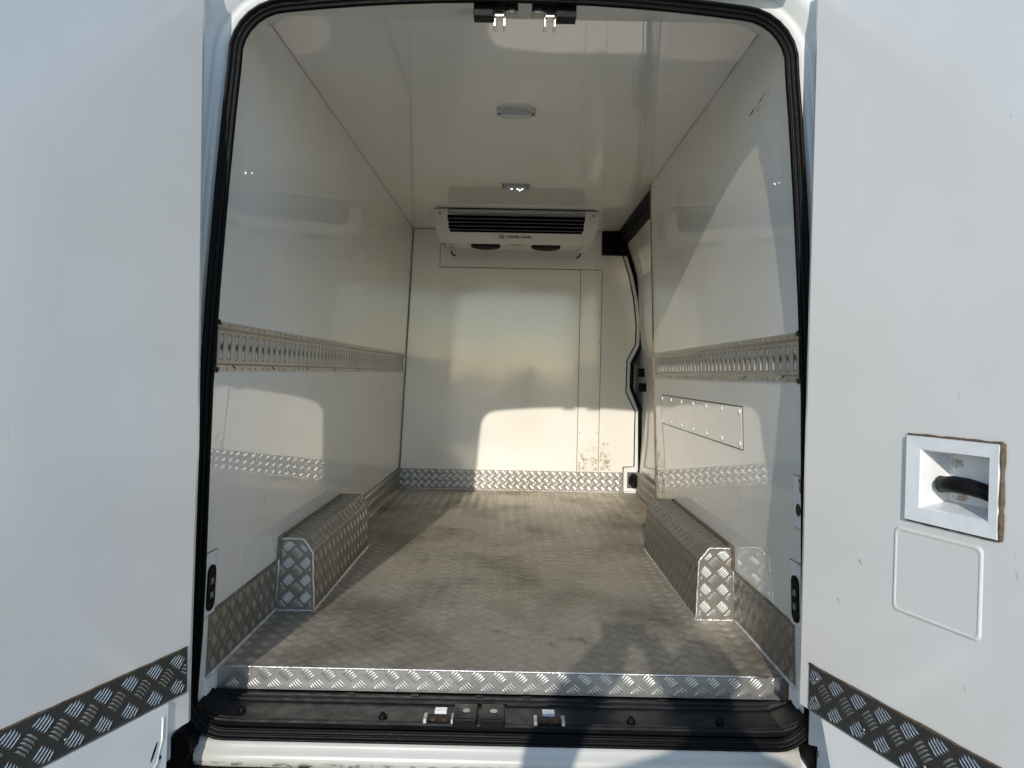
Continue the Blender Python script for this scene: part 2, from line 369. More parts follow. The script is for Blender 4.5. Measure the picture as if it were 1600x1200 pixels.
# sliding door lining seen in the gap
DP = [(-.02, .912), (.35, .930), (.6, .935), (.9, .935), (1.2, .932), (1.4, .908), (1.56, .868), (1.70, .825), (1.785, .795)]
v = []; f = []; ny = 10; nz = len(DP)
for i in range(ny + 1):
    for z, x in DP: v.append((x, YR - .3 + (3.06 - YR + .3) * i / ny, z))
for i in range(ny):
    for j in range(nz - 1): a = i * nz + j; f.append((a, a + 1, a + nz + 1, a + nz))
sdoor = mesh_obj('sliding_door', v, f, 'bulk', van, True); sdoor['label'] = 'white sliding side door lining beside the bulkhead'
bm = bmesh.new(); abox(bm, (.896, YR - .1, .004), (.904, 3.04, .165)); sk = bm_obj('kick_plate', bm, 'kick', sdoor)
tread(sdoor, (.896, 0, 0), (0, 1, 0), (0, 0, 1), (-1, 0, 0), [(YR + .0, .008), (3.015, .008), (3.015, .162), (YR + .0, .162)], 'bright')
for y, z in ((3.0, .862), (2.95, .76)): box('door_catch', (.885, y - .03, z - .03), (.93, y + .03, z + .03), 'blackvoid', sdoor, bev=.008)
# pillar latch at the floor
bm = bmesh.new(); prism(bm, [(.812, .012), (.905, .012), (.905, .18), (.812, .18)], (0, L, 0), (1, 0, 0), (0, 0, 1), (0, -1, 0), -.006, .004)
lp = bm_obj('latch_plate', bm, 'paint', pillar)
box('latch_recess', (.838, L - .0065, .036), (.90, L - .0045, .150), 'greyplastic', pillar)
box('latch_block', (.848, L - .03, .066), (.874, L - .006, .118), 'blackvoid', pillar, bev=.004)
bm = bmesh.new(); lathe(bm, [(.042, 0), (.052, .006), (.052, .018), (.04, .026)], (.892, L - .03, .094), (-1, -.35, 0), 14); bm_obj('latch_wheel', bm, 'plastic', pillar)

# --- kick plates along the walls
def kick(s, y0, y1, h):
    bm = bmesh.new(); prism(bm, [(y0, -.002), (y1, -.002), (y1, h), (y0, h)], (0, 0, 0), (0, 1, 0), Vector((-s * TP, 0, 1)), (-s, 0, 0), -W0 + .0005, -W0 + .0035)
    for v_ in bm.verts: pass
    o = bm_obj('kick_plate', bm, 'kick', van)
    for v_ in o.data.vertices: v_.co.x += 0
    tread(o, (s * (W0 - .0035), 0, 0), (0, 1, 0), Vector((-s * TP, 0, 1)), (-s, 0, 0), [(y0 + .002, .002), (y1 - .002, .002), (y1 - .002, h - .002), (y0 + .002, h - .002)], 'kickbar')
    bm = bmesh.new()   # sealant bead on the floor, grimy line on top
    tube(bm, [(s * (W0 - .004), y0 + (y1 - y0) * i / 14, .0035 + random.uniform(-.001, .001)) for i in range(15)], .006, 6)
    bm_obj('weld_bead', bm, 'caulklight', o, True)
    bm = bmesh.new(); tube(bm, [(s * (wx(h) - .003), y0 + (y1 - y0) * i / 14, h + .001 + random.uniform(-.0008, .0008)) for i in range(15)], .0028, 5)
    bm_obj('top_joint', bm, 'caulk', o, True)
    return o
for s, y0, y1, h in ((-1, -.085, .472, .178), (-1, 1.40, L - .004, .152), (1, -.068, .462, .174), (1, 1.44, YR - .002, .15)): kick(s, y0, y1, h)
bk = box('kick_plate', (-.795, L - .004, .001), (.803, L - .0005, .146), 'kick', van)
tread(bk, (0, L - .004, 0), (1, 0, 0), (0, 0, 1), (0, -1, 0), [(-.79, .003), (.80, .003), (.80, .144), (-.79, .144)], 'kickbar', cell=.036)
bm = bmesh.new(); tube(bm, [(-.79 + 1.58 * i / 20, L - .005, .003) for i in range(21)], .005, 6); bm_obj('weld_bead', bm, 'caulklight', bk, True)

# --- wheel arch boxes
def arch(s, y0, y1, lab, front):
    w, h, c = .136, .250, .046; lean = .006
    prof = [(0, 0), (w, 0), (w - lean, h - c), (w - lean - c * .75, h), (.006, h)]
    xs = lambda a, z: s * (W0 - a - (TP * z if a < .02 else 0))
    bm = bmesh.new()
    A = [bm.verts.new((xs(a, z), y0, z)) for a, z in prof]; B = [bm.verts.new((xs(a, z), y1, z)) for a, z in prof]
    bm.faces.new(A); bm.faces.new(B[::-1])
    for i in range(1, 4): bm.faces.new((A[i], A[i + 1], B[i + 1], B[i]))
    o = bm_obj('wheel_arch_box', bm, 'kick', van); o['label'] = lab
    fx = lambda a: s * (W0 - a)
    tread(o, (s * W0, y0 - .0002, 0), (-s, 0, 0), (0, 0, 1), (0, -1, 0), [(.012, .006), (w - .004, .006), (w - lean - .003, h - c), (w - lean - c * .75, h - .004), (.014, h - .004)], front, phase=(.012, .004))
    V1 = Vector((s * lean / (h - c), 0, 1)).normalized(); n1 = Vector((-s * 1, 0, lean / (h - c))).normalized()
    tread(o, (fx(w), 0, 0), (0, 1, 0), V1, n1, [(y0, .006), (y1, .006), (y1, h - c), (y0, h - c)], 'kickbar')
    V2 = Vector((s * c * .75, 0, c)).normalized(); n2 = Vector((-s * c, 0, c * .75)).normalized()
    tread(o, (fx(w - lean), 0, h - c), (0, 1, 0), V2, n2, [(y0, 0), (y1, 0), (y1, c * 1.25), (y0, c * 1.25)], 'bright')
    tread(o, (s * W0, 0, h), (0, 1, 0), (-s, 0, 0), (0, 0, 1), [(y0, .014), (y1, .014), (y1, w - lean - c * .75), (y0, w - lean - c * .75)], 'kickbar')
    bm = bmesh.new()
    def jit(p, q, n):
        return [Vector(p).lerp(Vector(q), i / n) + Vector((random.uniform(-1, 1), random.uniform(-1, 1), random.uniform(-1, 1))) * .0011 for i in range(n + 1)]
    P = [(xs(a, z), y0, z) for a, z in prof]
    for a, b in ((0, 1), (1, 2), (2, 3), (3, 4), (4, 0)): tube(bm, jit(P[a], P[b], 16), [random.uniform(.0028, .0042) for _ in range(17)], 6)
    tube(bm, jit((fx(w), y0, .002), (fx(w), y1, .002), 40), [random.uniform(.004, .006) for _ in range(41)], 6)
    bm_obj('weld_bead', bm, 'weld', o, True)
    bm = bmesh.new(); tube(bm, jit((s * (wx(h) - .006), y0 - .006, h + .003), (s * (wx(h) - .006), y1 - .05, h + .003), 20), .007, 6)
    tube(bm, jit((s * (wx(.18) - .004), y0 - .004, .178), (s * (wx(h) - .004), y0 - .004, h), 8), .006 if s > 0 else .008, 6)
    bm_obj('top_joint', bm, 'brown' if s > 0 else 'caulk', o, True)
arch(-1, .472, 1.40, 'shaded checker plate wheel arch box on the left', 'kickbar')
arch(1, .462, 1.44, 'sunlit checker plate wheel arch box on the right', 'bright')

# --- corner sealant lines
bm = bmesh.new()
tube(bm, [(-wx(.15 + 1.7 * i / 12) + .003, L - .003, .15 + 1.7 * i / 12) for i in range(13)], [random.uniform(.003, .0055) for _ in range(13)], 6)
bm_obj('corner_joint', bm, 'caulk', van, True)
for s, y1 in ((-1, L), (1, YR)):
    bm = bmesh.new(); tube(bm, [(s * (wx(H) - .002), y1 * i / 24, H - .001) for i in range(25)], [random.uniform(.0004, .0019) for _ in range(25)], 6)
    bm_obj('corner_joint', bm, 'caulklight', van, True)
bm = bmesh.new(); tube(bm, [(-.72 + .22 * i / 8, L - .002, H - .001) for i in range(9)], .003, 6); bm_obj('corner_joint', bm, 'caulk', van, True)
bm = bmesh.new(); tube(bm, [(wx(.16 + 1.7 * i / 12) - .0015, YR + .001, .16 + 1.7 * i / 12) for i in range(13)], [random.uniform(.003, .006) for _ in range(13)], 6)
bm_obj('wall_edge_joint', bm, 'caulk', van, True)

# --- riveted cover plate on the right wall
def wall_plate(name, s, y0, y1, z0, z1, th, mat, r=0, bev=.0008):
    bm = bmesh.new()
    poly = rrect(y0, z0, y1, z1, r, 3) if r else [(y0, z0), (y1, z0), (y1, z1), (y0, z1)]
    A = [bm.verts.new(wall_pt(s, y, z, -.001)) for y, z in poly]; B = [bm.verts.new(wall_pt(s, y, z, th)) for y, z in poly]
    bm.faces.new(A); bm.faces.new(B[::-1])
    for i in range(len(poly)): j = (i + 1) % len(poly); bm.faces.new((A[i], A[j], B[j], B[i]))
    return bm_obj(name, bm, mat, van)
ap = wall_plate('access_panel', 1, .345, 1.612, .606, .744, .003, 'wall'); ap['label'] = 'long white cover plate held by white rivets'
for i in range(7):
    for z in (.622, .728): rivet(ap, wall_pt(1, .365 + i * .205, z, .003), (-1, 0, -TP), 'cap', .0095, .004)
bm = bmesh.new()
for z0, z1, y0, y1 in ((.602, .606, .341, 1.616), (.744, .748, .341, 1.616), (.606, .744, .341, .345), (.606, .744, 1.612, 1.616)):
    A = [wall_pt(1, y, z, d) for d in (-.001, .0014) for y in (y0, y1) for z in (z0, z1)]; vv = [bm.verts.new(p) for p in A]
    for q in ((0, 1, 3, 2), (4, 6, 7, 5), (0, 4, 5, 1), (2, 3, 7, 6), (0, 2, 6, 4), (1, 5, 7, 3)): bm.faces.new([vv[i] for i in q])
bm_obj('panel_joint', bm, 'gasket', ap)
# --- hinge pockets at the front edge of the walls
def pocket(s, y0, y1, z0, z1, kind):
    o = wall_plate('hinge_pocket', s, y0, y1, z0, z1, .006, 'white')
    if kind == 'slot':
        bm = bmesh.new(); ym = (y0 + y1) / 2
        A = [(y, z) for y, z in rrect(ym - .022, z0 + .012, ym + .026, z1 - .035, .022, 5)]
        P = [bm.verts.new(wall_pt(s, y, z, .004)) for y, z in A]; Q = [bm.verts.new(wall_pt(s, y, z, .010)) for y, z in A]
        bm.faces.new(P); bm.faces.new(Q[::-1])
        for i in range(len(A)): j = (i + 1) % len(A); bm.faces.new((P[i], P[j], Q[j], Q[i]))
        bm_obj('slot_insert', bm, 'blackvoid', o)
        for z in (.62, .40):
            zz = z0 + (z1 - z0) * (z - .08); c = wall_pt(s, ym, zz, .0105); box('contact_pin', (c.x - .002, c.y - .009, zz - .008), (c.x + .002, c.y + .009, zz + .008), 'steel', o, bev=.001)
    else:
        zz = z0 + .05; ym = (y0 + y1) / 2
        bm = bmesh.new(); lathe(bm, [(.016, 0), (.017, .001), (.012, .0012)], wall_pt(s, ym, zz, .006), (-s, 0, 0), 14); bm_obj('rusty_hole', bm, 'rust', o)
        mark('rust_stain', [wall_pt(s, y, z, .0068) for y, z in ((y0 + .004, z1 - .003), (y0 + .03, z1 - .003), (y0 + .025, z1 - .04), (y0 + .006, z1 - .05))], 'redmark', o)
    bm = bmesh.new(); tube(bm, [wall_pt(s, y1, z0, .004), wall_pt(s, y1, z1, .004), wall_pt(s, y0, z1, .004)], .0022, 5); tube(bm, [wall_pt(s, y1, z0, .004), wall_pt(s, y0, z0, .004)], .0022, 5)
    bm_obj('pocket_edge', bm, 'brown', o)
pocket(-1, -.138, -.062, .178, .348, 'slot'); pocket(1, -.138, -.056, .178, .350, 'slot'); pocket(1, -.156, -.086, .446, .585, 'hole')
for s in (-1, 1): box('wall_foot', (s * .802 - .006, -.09, -.068), (s * .802 + .006, -.03, .002), 'white', van, bev=.001)
box('board_edge', (.790, -.028, -.062), (.806, -.004, .0), 'brown', van)

# --- scuffs and dirt patches of their own shape
for ya_, za_, yb_, zb_, w_ in ((.232, 1.652, .165, 1.657, .0045), (.150, 1.659, .075, 1.668, .003), (.165, 1.640, .125, 1.645, .002), (.10, 1.632, .085, 1.634, .002), (.07, 1.650, .058, 1.652, .003)):
    mark('red_scuff', [wall_pt(1, ya_, za_, .0008), wall_pt(1, (ya_ * .7 + yb_ * .3), (za_ * .7 + zb_ * .3) + w_, .0008), wall_pt(1, yb_, zb_, .0008), wall_pt(1, (ya_ * .6 + yb_ * .4), (za_ * .6 + zb_ * .4) - w_, .0008)], 'redmark', wr)
mark('red_scuff', [wall_pt(1, y, z, .0008) for y, z in ((.01, 1.69), (-.01, 1.735), (-.05, 1.745), (-.04, 1.722), (-.015, 1.70))], 'redmark', wr)
mark('red_scuff', [wall_pt(-1, y, z, .0008) for y, z in ((.015, 1.67), (.0, 1.70), (-.03, 1.71), (-.015, 1.69))], 'redmark', wl)
mark('dirt_patch', [(x, L - .0036, z) for x, z in ((.485, .155), (.62, .155), (.622, .33), (.56, .31), (.52, .30), (.484, .27))], 'dirtmark', strip)
mark('dirt_patch', [(x, L - .001, z) for x, z in ((.636, .16), (.73, .155), (.715, .28), (.70, .35), (.66, .36), (.64, .26))], 'dirtmark', bulk)
mark('dirt_patch', [wall_pt(1, y, z, .001) for y, z in ((1.80, .16), (1.58, .16), (1.60, .33), (1.72, .36), (1.77, .62), (1.80, .7))], 'dirtmark', wr)
for (y, z, a, l) in ((.30, .40, .8, .12), (.34, .36, .9, .09), (.5, .62, .2, .10), (.72, .56, -.4, .06), (.9, .72, .1, .05), (.55, .5, 1.3, .08), (1.3, 1.45, .5, .05), (.4, 1.3, .4, .04), (.2, .3, 1.2, .05)):
    c, s_ = math.cos(a), math.sin(a)
    mark('scratch', [wall_pt(-1, y + c * u - s_ * w, z + s_ * u + c * w, .0008) for u, w in ((-l / 2, 0), (0, -.002), (l / 2, 0), (0, .002))], 'greymark', wl)
    mark('scratch', [wall_pt(1, y * .9 + .1 + c * u - s_ * w, z * 1.1 + s_ * u + c * w, .0042) for u, w in ((-l / 2, 0), (0, -.002), (l / 2, 0), (0, .002))], 'greymark', wr)

# --- rear opening: outline swept into seal, flange and outer body
def outline(d=0.0):
    """half-open loop of (x, z) round the door opening, d outward"""
    side = [(-.02, .782), (.15, .772), (.3, .766), (.55, .760), (.8, .753), (1.05, .738), (1.3, .720), (1.5, .703), (1.60, .693)]
    pts = []
    rb = .075; zb = -.085
    for k in range(7):
        t = -math.pi / 2 + k / 6 * math.pi / 2; pts.append((.708 + rb * math.cos(t), zb + rb + rb * math.sin(t)))
    pts += [(x, z) for z, x in side[1:]]
    rt = .12; cx, cz = .572, 1.628
    for k in range(1, 8): t = k / 7 * math.radians(86); pts.append((cx + rt * math.cos(t) * 1.0, cz + rt * math.sin(t)))
    for x in (.5, .4, .3, .2, .1): pts.append((x, 1.748 + .034 * (1 - (x / .58) ** 2)))
    full = pts + [(0, 1.782)] + [(-x, z) for x, z in pts[::-1]] + [(x, -.085) for x in (-.5, -.3, -.1, .1, .3, .5)]
    out = []; n = len(full)
    for i in range(n):
        a, b = Vector(full[i - 1]), Vector(full[(i + 1) % n]); t = (b - a).normalized(); out.append((full[i][0] + t.y * d, full[i][1] - t.x * d))
    return out
def sweep(name, prof, mat, parent=van, smooth=True, sel=None):
    v = []; f = []; n = len(outline())
    for d, y in prof: v += [(x, y, z) for x, z in outline(d)]
    for i in range(len(prof) - 1):
        for k in range(n):
            if sel and not (sel(v[i * n + k]) and sel(v[i * n + (k + 1) % n])): continue
            f.append((i * n + k, i * n + (k + 1) % n, (i + 1) * n + (k + 1) % n, (i + 1) * n + k))
    return mesh_obj(name, v, f, mat, parent, smooth)
seal = sweep('door_seal', [(.046, -.10), (.030, -.128), (.016, -.145), (.004, -.160), (-.001, -.168), (.002, -.176), (.006, -.176), (.008, -.170), (.011, -.181), (.015, -.183), (.017, -.176), (.020, -.187), (.024, -.191), (.028, -.188), (.030, -.181), (.030, -.16)], 'rubber')
seal['label'] = 'ribbed black rubber seal framing the rear opening'
frame = sweep('rear_frame', [(.050, -.10), (.029, -.163), (.062, -.162), (.072, -.168), (.082, -.196), (.118, -.214), (.135, -.205), (.150, -.16), (.165, .0), (.172, .6), (.176, 2.0), (.176, 3.35)], 'paint', sel=lambda p: p[2] > -.16)
mesh_obj('body_front', [(-.98, 3.35, -.3), (.98, 3.35, -.3), (.98, 3.35, 1.96), (-.98, 3.35, 1.96)], [(0, 1, 2, 3)], 'paint', van)
box('underbody', (-.93, -.16, -.42), (.93, 3.3, -.19), 'blackvoid', van)
# header lip behind the seal
v = []; f = []
lo_ = [p for p in outline(.022)]; n = len(lo_)
for (x, z) in lo_: v.append((x, -.135, z))
for (x, z) in lo_: v.append((max(-wx(z) + .002, min(wx(z) - .002, x * 1.015)), -.02, min(z + .055, H - .022)))
for (x, z) in lo_: v.append((max(-wx(z) + .0015, min(wx(z) - .0015, x * 1.045)), .06, min(z + .085, H - .004)))
for (x, z) in lo_: v.append((max(-wx(z) + .001, min(wx(z) - .001, x * 1.06)), .085, min(z + .1, H + .004)))
for r in range(3):
    for k in range(n):
        j = (k + 1) % n
        if lo_[k][1] > 1.0 and lo_[j][1] > 1.0: f.append((r * n + k, r * n + j, (r + 1) * n + j, (r + 1) * n + k))
use = sorted({i for q in f for i in q}); ix = {k: i for i, k in enumerate(use)}
mesh_obj('header_lip', [v[k] for k in use], [tuple(ix[i] for i in q) for q in f], 'ceil', van, True)
# gutter trim above the opening
bm = bmesh.new(); prism(bm, rrect(-.55, 1.806, .705, 1.90, .03), (0, 0, 0), (1, 0, 0), (0, 0, 1), (0, -1, 0), .16, .232)
bmesh.ops.bevel(bm, geom=list(bm.edges), offset=.004, segments=2, affect='EDGES'); bm_obj('roof_trim', bm, 'paint', van)
box('trim_strip', (-.53, -.238, 1.824), (.69, -.230, 1.88), 'steel', van, bev=.003)

# --- header latches
for x0, s in ((-.048, -1), (.103, 1)):
    o = box('header_latch', (x0 - .058, -.135, 1.774), (x0 + .058, -.105, 1.803), 'steel', van, bev=.003); o['label'] = 'steel door latch on the header, %s one' % ('left' if s < 0 else 'right')
    b0 = x0 + s * .031
    box('latch_housing', (b0 - .026, -.150, 1.757), (b0 + .026, -.112, 1.788), 'plastic', o, bev=.003)
    bm = bmesh.new(); xc = x0 - s * .010
    for e in (-1, 1): abox(bm, (xc + e * .0125 - .0036, -.130, 1.741), (xc + e * .0125 + .0036, -.100, 1.775), None, .0015)
    abox(bm, (xc - .014, -.136, 1.762), (xc + .014, -.112, 1.778), None, .003)
    bm_obj('latch_claw', bm, 'chrome', o)
    bm = bmesh.new(); prism(bm, [(xc - s * .012, 1.772), (xc - s * .035, 1.786), (xc - s * .035, 1.792), (xc - s * .008, 1.780)], (0, 0, 0), (1, 0, 0), (0, 0, 1), (0, -1, 0), .125, .14); bm_obj('latch_arm', bm, 'chrome', o)
    bm = bmesh.new(); lathe(bm, [(.0095, 0), (.0095, .004), (.005, .0045)], (x0 - s * .042, -.136, 1.781), (0, -1, 0), 12); bm_obj('bolt', bm, 'steel', o)

# --- black sill trim with ribs and hardware
bm = bmesh.new()
prof = [(-.002, -.066), (-.028, -.066), (-.030, -.0625), (-.034, -.0625), (-.036, -.066), (-.050, -.067), (-.052, -.071), (-.06, -.073), (-.138, -.075), (-.146, -.070), (-.150, -.070), (-.152, -.074), (-.157, -.074), (-.159, -.070), (-.163, -.070), (-.165, -.075), (-.176, -.08)]
A = []
for x in [-.80 + 1.6 * i / 24 for i in range(25)]:
    k = max(0, (abs(x) - .70) / .1)
    A.append([bm.verts.new((x, y, z + .030 * k * k * (1 if y < -.04 else .2))) for y, z in prof])
for p, q in zip(A, A[1:]):
    for i in range(len(prof) - 1): bm.faces.new((p[i], q[i], q[i + 1], p[i + 1]))
trim = bm_obj('sill_trim', bm, 'plastic', van); trim['label'] = 'black ribbed plastic sill trim below the cargo floor'
for x0 in (-.160, .128):
    box('striker_tab', (x0 - .016, -.108, -.073), (x0 + .016, -.084, -.064), 'white', trim, bev=.001)
    box('striker_pocket', (x0 - .034, -.160, -.075), (x0 + .034, -.118, -.0665), 'blackvoid', trim, bev=.002)
    for e in (-1, 1): box('pocket_cheek', (x0 + e * .036 - .004, -.162, -.076), (x0 + e * .036 + .004, -.125, -.060), 'caulklight', trim, bev=.001)
    for e in (-1, 1):
        bm = bmesh.new(); lathe(bm, [(.010, 0), (.010, .004), (.006, .006)], (x0 + e * .015, -.148, -.067), (0, 0, 1), 8); bm_obj('rusty_bolt', bm, 'rust', trim)
for x0 in (-.092, -.020):
    o = box('guide_block', (x0 - .031, -.172, -.078), (x0 + .031, -.084, -.052), 'plastic', trim, bev=.004)
    bm = bmesh.new(); lathe(bm, [(.010, 0), (.010, .001), (.002, .0012)], (x0 + .002, -.125, -.0525), (0, 0, 1), 14); bm_obj('guide_hole', bm, 'caulklight', trim)
for x0, y in ((-.69, -.11), (-.31, -.13), (.345, -.125), (.58, -.12)):
    bm = bmesh.new(); lathe(bm, [(.013, 0), (.011, .008), (.006, .015), (.004, .02)], (x0, y, -.078), (0, 0, 1), 10); bm_obj('buffer_stud', bm, 'blackvoid', trim, True)
for x0 in (-.42, -.24, -.06, .07, .25, .45): box('trim_clip', (x0 - .012, -.026, -.067), (x0 + .012, -.012, -.062), 'blackvoid', trim, bev=.001)
# white painted sill and bumper
bm = bmesh.new(); prof = [(-.150, -.11), (-.186, -.110), (-.195, -.119), (-.197, -.130), (-.204, -.134), (-.210, -.148), (-.211, -.168), (-.190, -.172)]; A = []
for x in [-.778 + 1.545 * i / 30 for i in range(31)]:
    e = max(0, (abs(x + .005) - .755) / .02); A.append([bm.verts.new((x, y + .010 * e, z)) for y, z in prof])
for p, q in zip(A, A[1:]):
    for i in range(len(prof) - 1): bm.faces.new((p[i], q[i], q[i + 1], p[i + 1]))
bm_obj('painted_sill', bm, 'sill', van, True)
bump_ = box('bumper', (-.97, -.48, -.46), (.97, -.196, -.176), 'plastic', van, bev=.014); bump_['label'] = 'black plastic rear step bumper along the bottom'
box('bumper_lip', (-.80, -.232, -.174), (.80, -.208, -.166), 'blackvoid', bump_, bev=.002)
for s in (-1, 1):
    bm = bmesh.new(); prism(bm, [(.782, -.30), (.782, -.14), (.770, -.12), (.776, -.085), (.79, -.07), (.81, -.072), (.83, -.1), (.90, -.1), (.90, -.30)], (0, 0, 0), (s, 0, 0), (0, 0, 1), (0, -1, 0), .165, .235)
    o = bm_obj('hinge_cover', bm, 'blackvoid', van)
    bm = bmesh.new(); lathe(bm, [(.009, 0), (.009, .004), (.006, .005)], (s * .795, -.235, -.088), (0, -1, 0), 12); bm_obj('bolt', bm, 'steel' if s > 0 else 'plastic', o)
    box('lamp_column', (s * .90 - .06, -.26, -.60), (s * .90 + .06, -.15, -.105), 'blackvoid', van, bev=.01)
    for z in (.30, 1.35):
        box('door_hinge', (s * .865 - .03, -.24, z - .035), (s * .865 + .03, -.205, z + .035), 'paint', van, bev=.006)

# --- rear doors, swung open
def rear_door(s, hx, hy, ang, lab):
    a = math.radians(ang); U = Vector((s * math.sin(a), -math.cos(a), 0)); Nn = Vector((-s * math.cos(a), -math.sin(a), 0)); o0 = Vector((hx, hy, 0))
    F = lambda p: o0 + U * p[0] + Nn * p[1] + Vector((0, 0, p[2]))       # p = (along, out of face, up)
    S1, Z0, Z1, T = .80, (-.02 if s < 0 else .0575), 1.80, .075
    hole = (.335, .478, .592, .708) if s > 0 else None
    bm = bmesh.new()
    su = [0, .012] + ([.335, .478] if hole else [.4]) + [S1]; zu = [Z0, .064, .3] + ([.592, .708] if hole else [.65]) + [1.0, 1.3, 1.6, Z1]
    bow = lambda z: (.016 * min(1, max(0, (z - .1) / .55)) if s < 0 else 0.0)                    # the door leans in a little towards the roof
    G = {}
    for i, u in enumerate(su):
        for j, z in enumerate(zu): G[i, j] = bm.verts.new(F((u, (-.006 if i == 0 else 0) + bow(z), z)))
    for i in range(len(su) - 1):
        for j in range(len(zu) - 1):
            if hole and su[i] == .335 and zu[j] == .592: continue
            bm.faces.new((G[i, j], G[i + 1, j], G[i + 1, j + 1], G[i, j + 1]))
    B = {}
    for (i, j) in G:
        if i in (0, len(su) - 1) or j in (0, len(zu) - 1): B[i, j] = bm.verts.new(F((su[i], -T, zu[j])))
    ni, nj = len(su) - 1, len(zu) - 1
    for j in range(nj):
        for i in (0, ni): bm.faces.new((G[i, j], G[i, j + 1], B[i, j + 1], B[i, j]))
    for i in range(ni):
        for j in (0, nj): bm.faces.new((G[i, j], G[i + 1, j], B[i + 1, j], B[i, j]))
    dr = bm_obj('rear_door', bm, 'door', van); dr['label'] = lab
    # outer skin and black edge seal
    bm = bmesh.new(); abox(bm, (-.045, -T - .03, -.14), (S1 + .03, -T - .002, 1.84), F, .008); bm_obj('outer_skin', bm, 'paint', dr)
    # checker kick strip with a raw board edge above
    k0, k1 = .062, .166
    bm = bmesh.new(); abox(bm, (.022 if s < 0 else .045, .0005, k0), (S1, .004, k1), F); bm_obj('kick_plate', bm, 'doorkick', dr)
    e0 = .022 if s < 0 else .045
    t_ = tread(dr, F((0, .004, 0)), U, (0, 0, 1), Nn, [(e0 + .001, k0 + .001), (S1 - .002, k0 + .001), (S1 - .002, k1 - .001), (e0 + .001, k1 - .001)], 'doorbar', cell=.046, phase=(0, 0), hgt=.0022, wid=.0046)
    bm = bmesh.new(); tube(bm, [F((e0 + (S1 - e0) * i / 30, .003, k1 + .001 + random.uniform(-.0008, .0008))) for i in range(31)], [random.uniform(.0018, .0032) for _ in range(31)], 6); bm_obj('board_edge', bm, 'brown', dr, True)
    bm = bmesh.new(); abox(bm, (e0, .0002, k0 - .004), (S1, .0035, k0 - .0004), F); bm_obj('lower_joint', bm, 'greyplastic', dr)
    for u in ((.040, .18, .33, .5) if s < 0 else (.068, .21, .36, .52)):
        for z in (.090, .140):
            if z > .1 and u > .1: continue
            rivet(dr, F((u, .004, z)), Nn, 'doorrivet', .0045, .003, 'steel')
    # painted metal below the lining
    bm = bmesh.new(); prism(bm, [(.078, .056), (S1, .056), (S1, -.13), (.085, -.13)] if s < 0 else [(.075, .056), (S1, .056), (S1, -.13), (.135, -.13)], F((0, 0, 0)), U, (0, 0, 1), Nn, -.06, .006 if s < 0 else -.006)
    lw = bm_obj('lower_skin', bm, 'paint', dr)
    if s < 0:
        for (u, z, w, h, r) in ((.118, -.040, .003, .020, -.9), (.102, -.060, .004, .005, .3)):
            bm = bmesh.new(); prism(bm, [(u + w * math.cos(t) + h * .5 * math.sin(t) * r, z + h * math.sin(t)) for t in [k * .5236 for k in range(12)]], F((0, 0, 0)), U, (0, 0, 1), Nn, .004, .0068); bm_obj('drain_hole', bm, 'blackvoid', dr)
        bm = bmesh.new(); tube(bm, [F((.094, .006, .03)), F((.096, .006, -.02)), F((.108, .006, -.07)), F((.15, .006, -.105)), F((.3, .006, -.12))], .0025, 6); bm_obj('pressed_edge', bm, 'paint', dr, True)
    if s > 0:
        # recessed handle bowl
        u0, u1, z0, z1 = .335, .478, .592, .708; f0, f1, g0, g1 = .302, .497, .563, .734
        bm = bmesh.new()
        O = [(f0, g0), (f1, g0), (f1, g1), (f0, g1)]; I = [(u0, z0), (u1, z0), (u1, z1), (u0, z1)]; D = [(u0 + .012, z0 + .014), (u1 - .01, z0 + .014), (u1 - .01, z1 - .01), (u0 + .012, z1 - .01)]
        R1 = [bm.verts.new(F((a_, .0005, b_))) for a_, b_ in O]; R2 = [bm.verts.new(F((a_, .010, b_))) for a_, b_ in [(f0 + .002, g0 + .002), (f1 - .002, g0 + .002), (f1 - .002, g1 - .002), (f0 + .002, g1 - .002)]]
        R3 = [bm.verts.new(F((a_, .009, b_))) for a_, b_ in I]; R3b = [bm.verts.new(F((a_ + (.003 if a_ < .4 else -.003), .004, b_ + (.003 if b_ < .65 else -.003)))) for a_, b_ in I]; R4 = [bm.verts.new(F((a_, -.055, b_))) for a_, b_ in D]
        for A_, B_ in ((R1, R2), (R2, R3), (R3, R3b), (R3b, R4)):
            for i in range(4): j = (i + 1) % 4; bm.faces.new((A_[i], A_[j], B_[j], B_[i]))
        bm.faces.new(R4); hb = bm_obj('handle_bowl', bm, 'white', dr)
        bm = bmesh.new()
        tube(bm, [F((.352, -.030, .640)), F((.362, -.022, .642)), F((.39, -.016, .646)), F((.42, -.016, .646)), F((.45, -.020, .641)), F((.474, -.024, .632))], [.012, .015, .016, .016, .015, .013], 12)
        bm_obj('pull_handle', bm, 'plastic', dr, True)
        bm = bmesh.new(); lathe(bm, [(.0155, -.01), (.0165, .006), (.0135, .009), (.009, .009), (.008, .005)], F((.358, -.026, .641)), Nn - U * .5, 16); bm_obj('handle_pivot', bm, 'plastic', dr, True)
        bm = bmesh.new(); lathe(bm, [(.004, 0), (.004, .002)], F((.3555, -.0165, .641)), Nn - U * .5, 6); bm_obj('pivot_screw', bm, 'steel', dr)
        mark('dirt_patch', [F(p) for p in ((.35, -.0535, .61), (.46, -.0535, .61), (.44, -.0535, .63), (.39, -.0535, .64), (.375, -.0535, .69), (.352, -.0535, .69))], 'dirtmark', dr)
        bm = bmesh.new()
        J = lambda p, q, k: [F(p).lerp(F(q), i / k) + Vector((0, 0, random.uniform(-.0008, .0008))) for i in range(k + 1)]
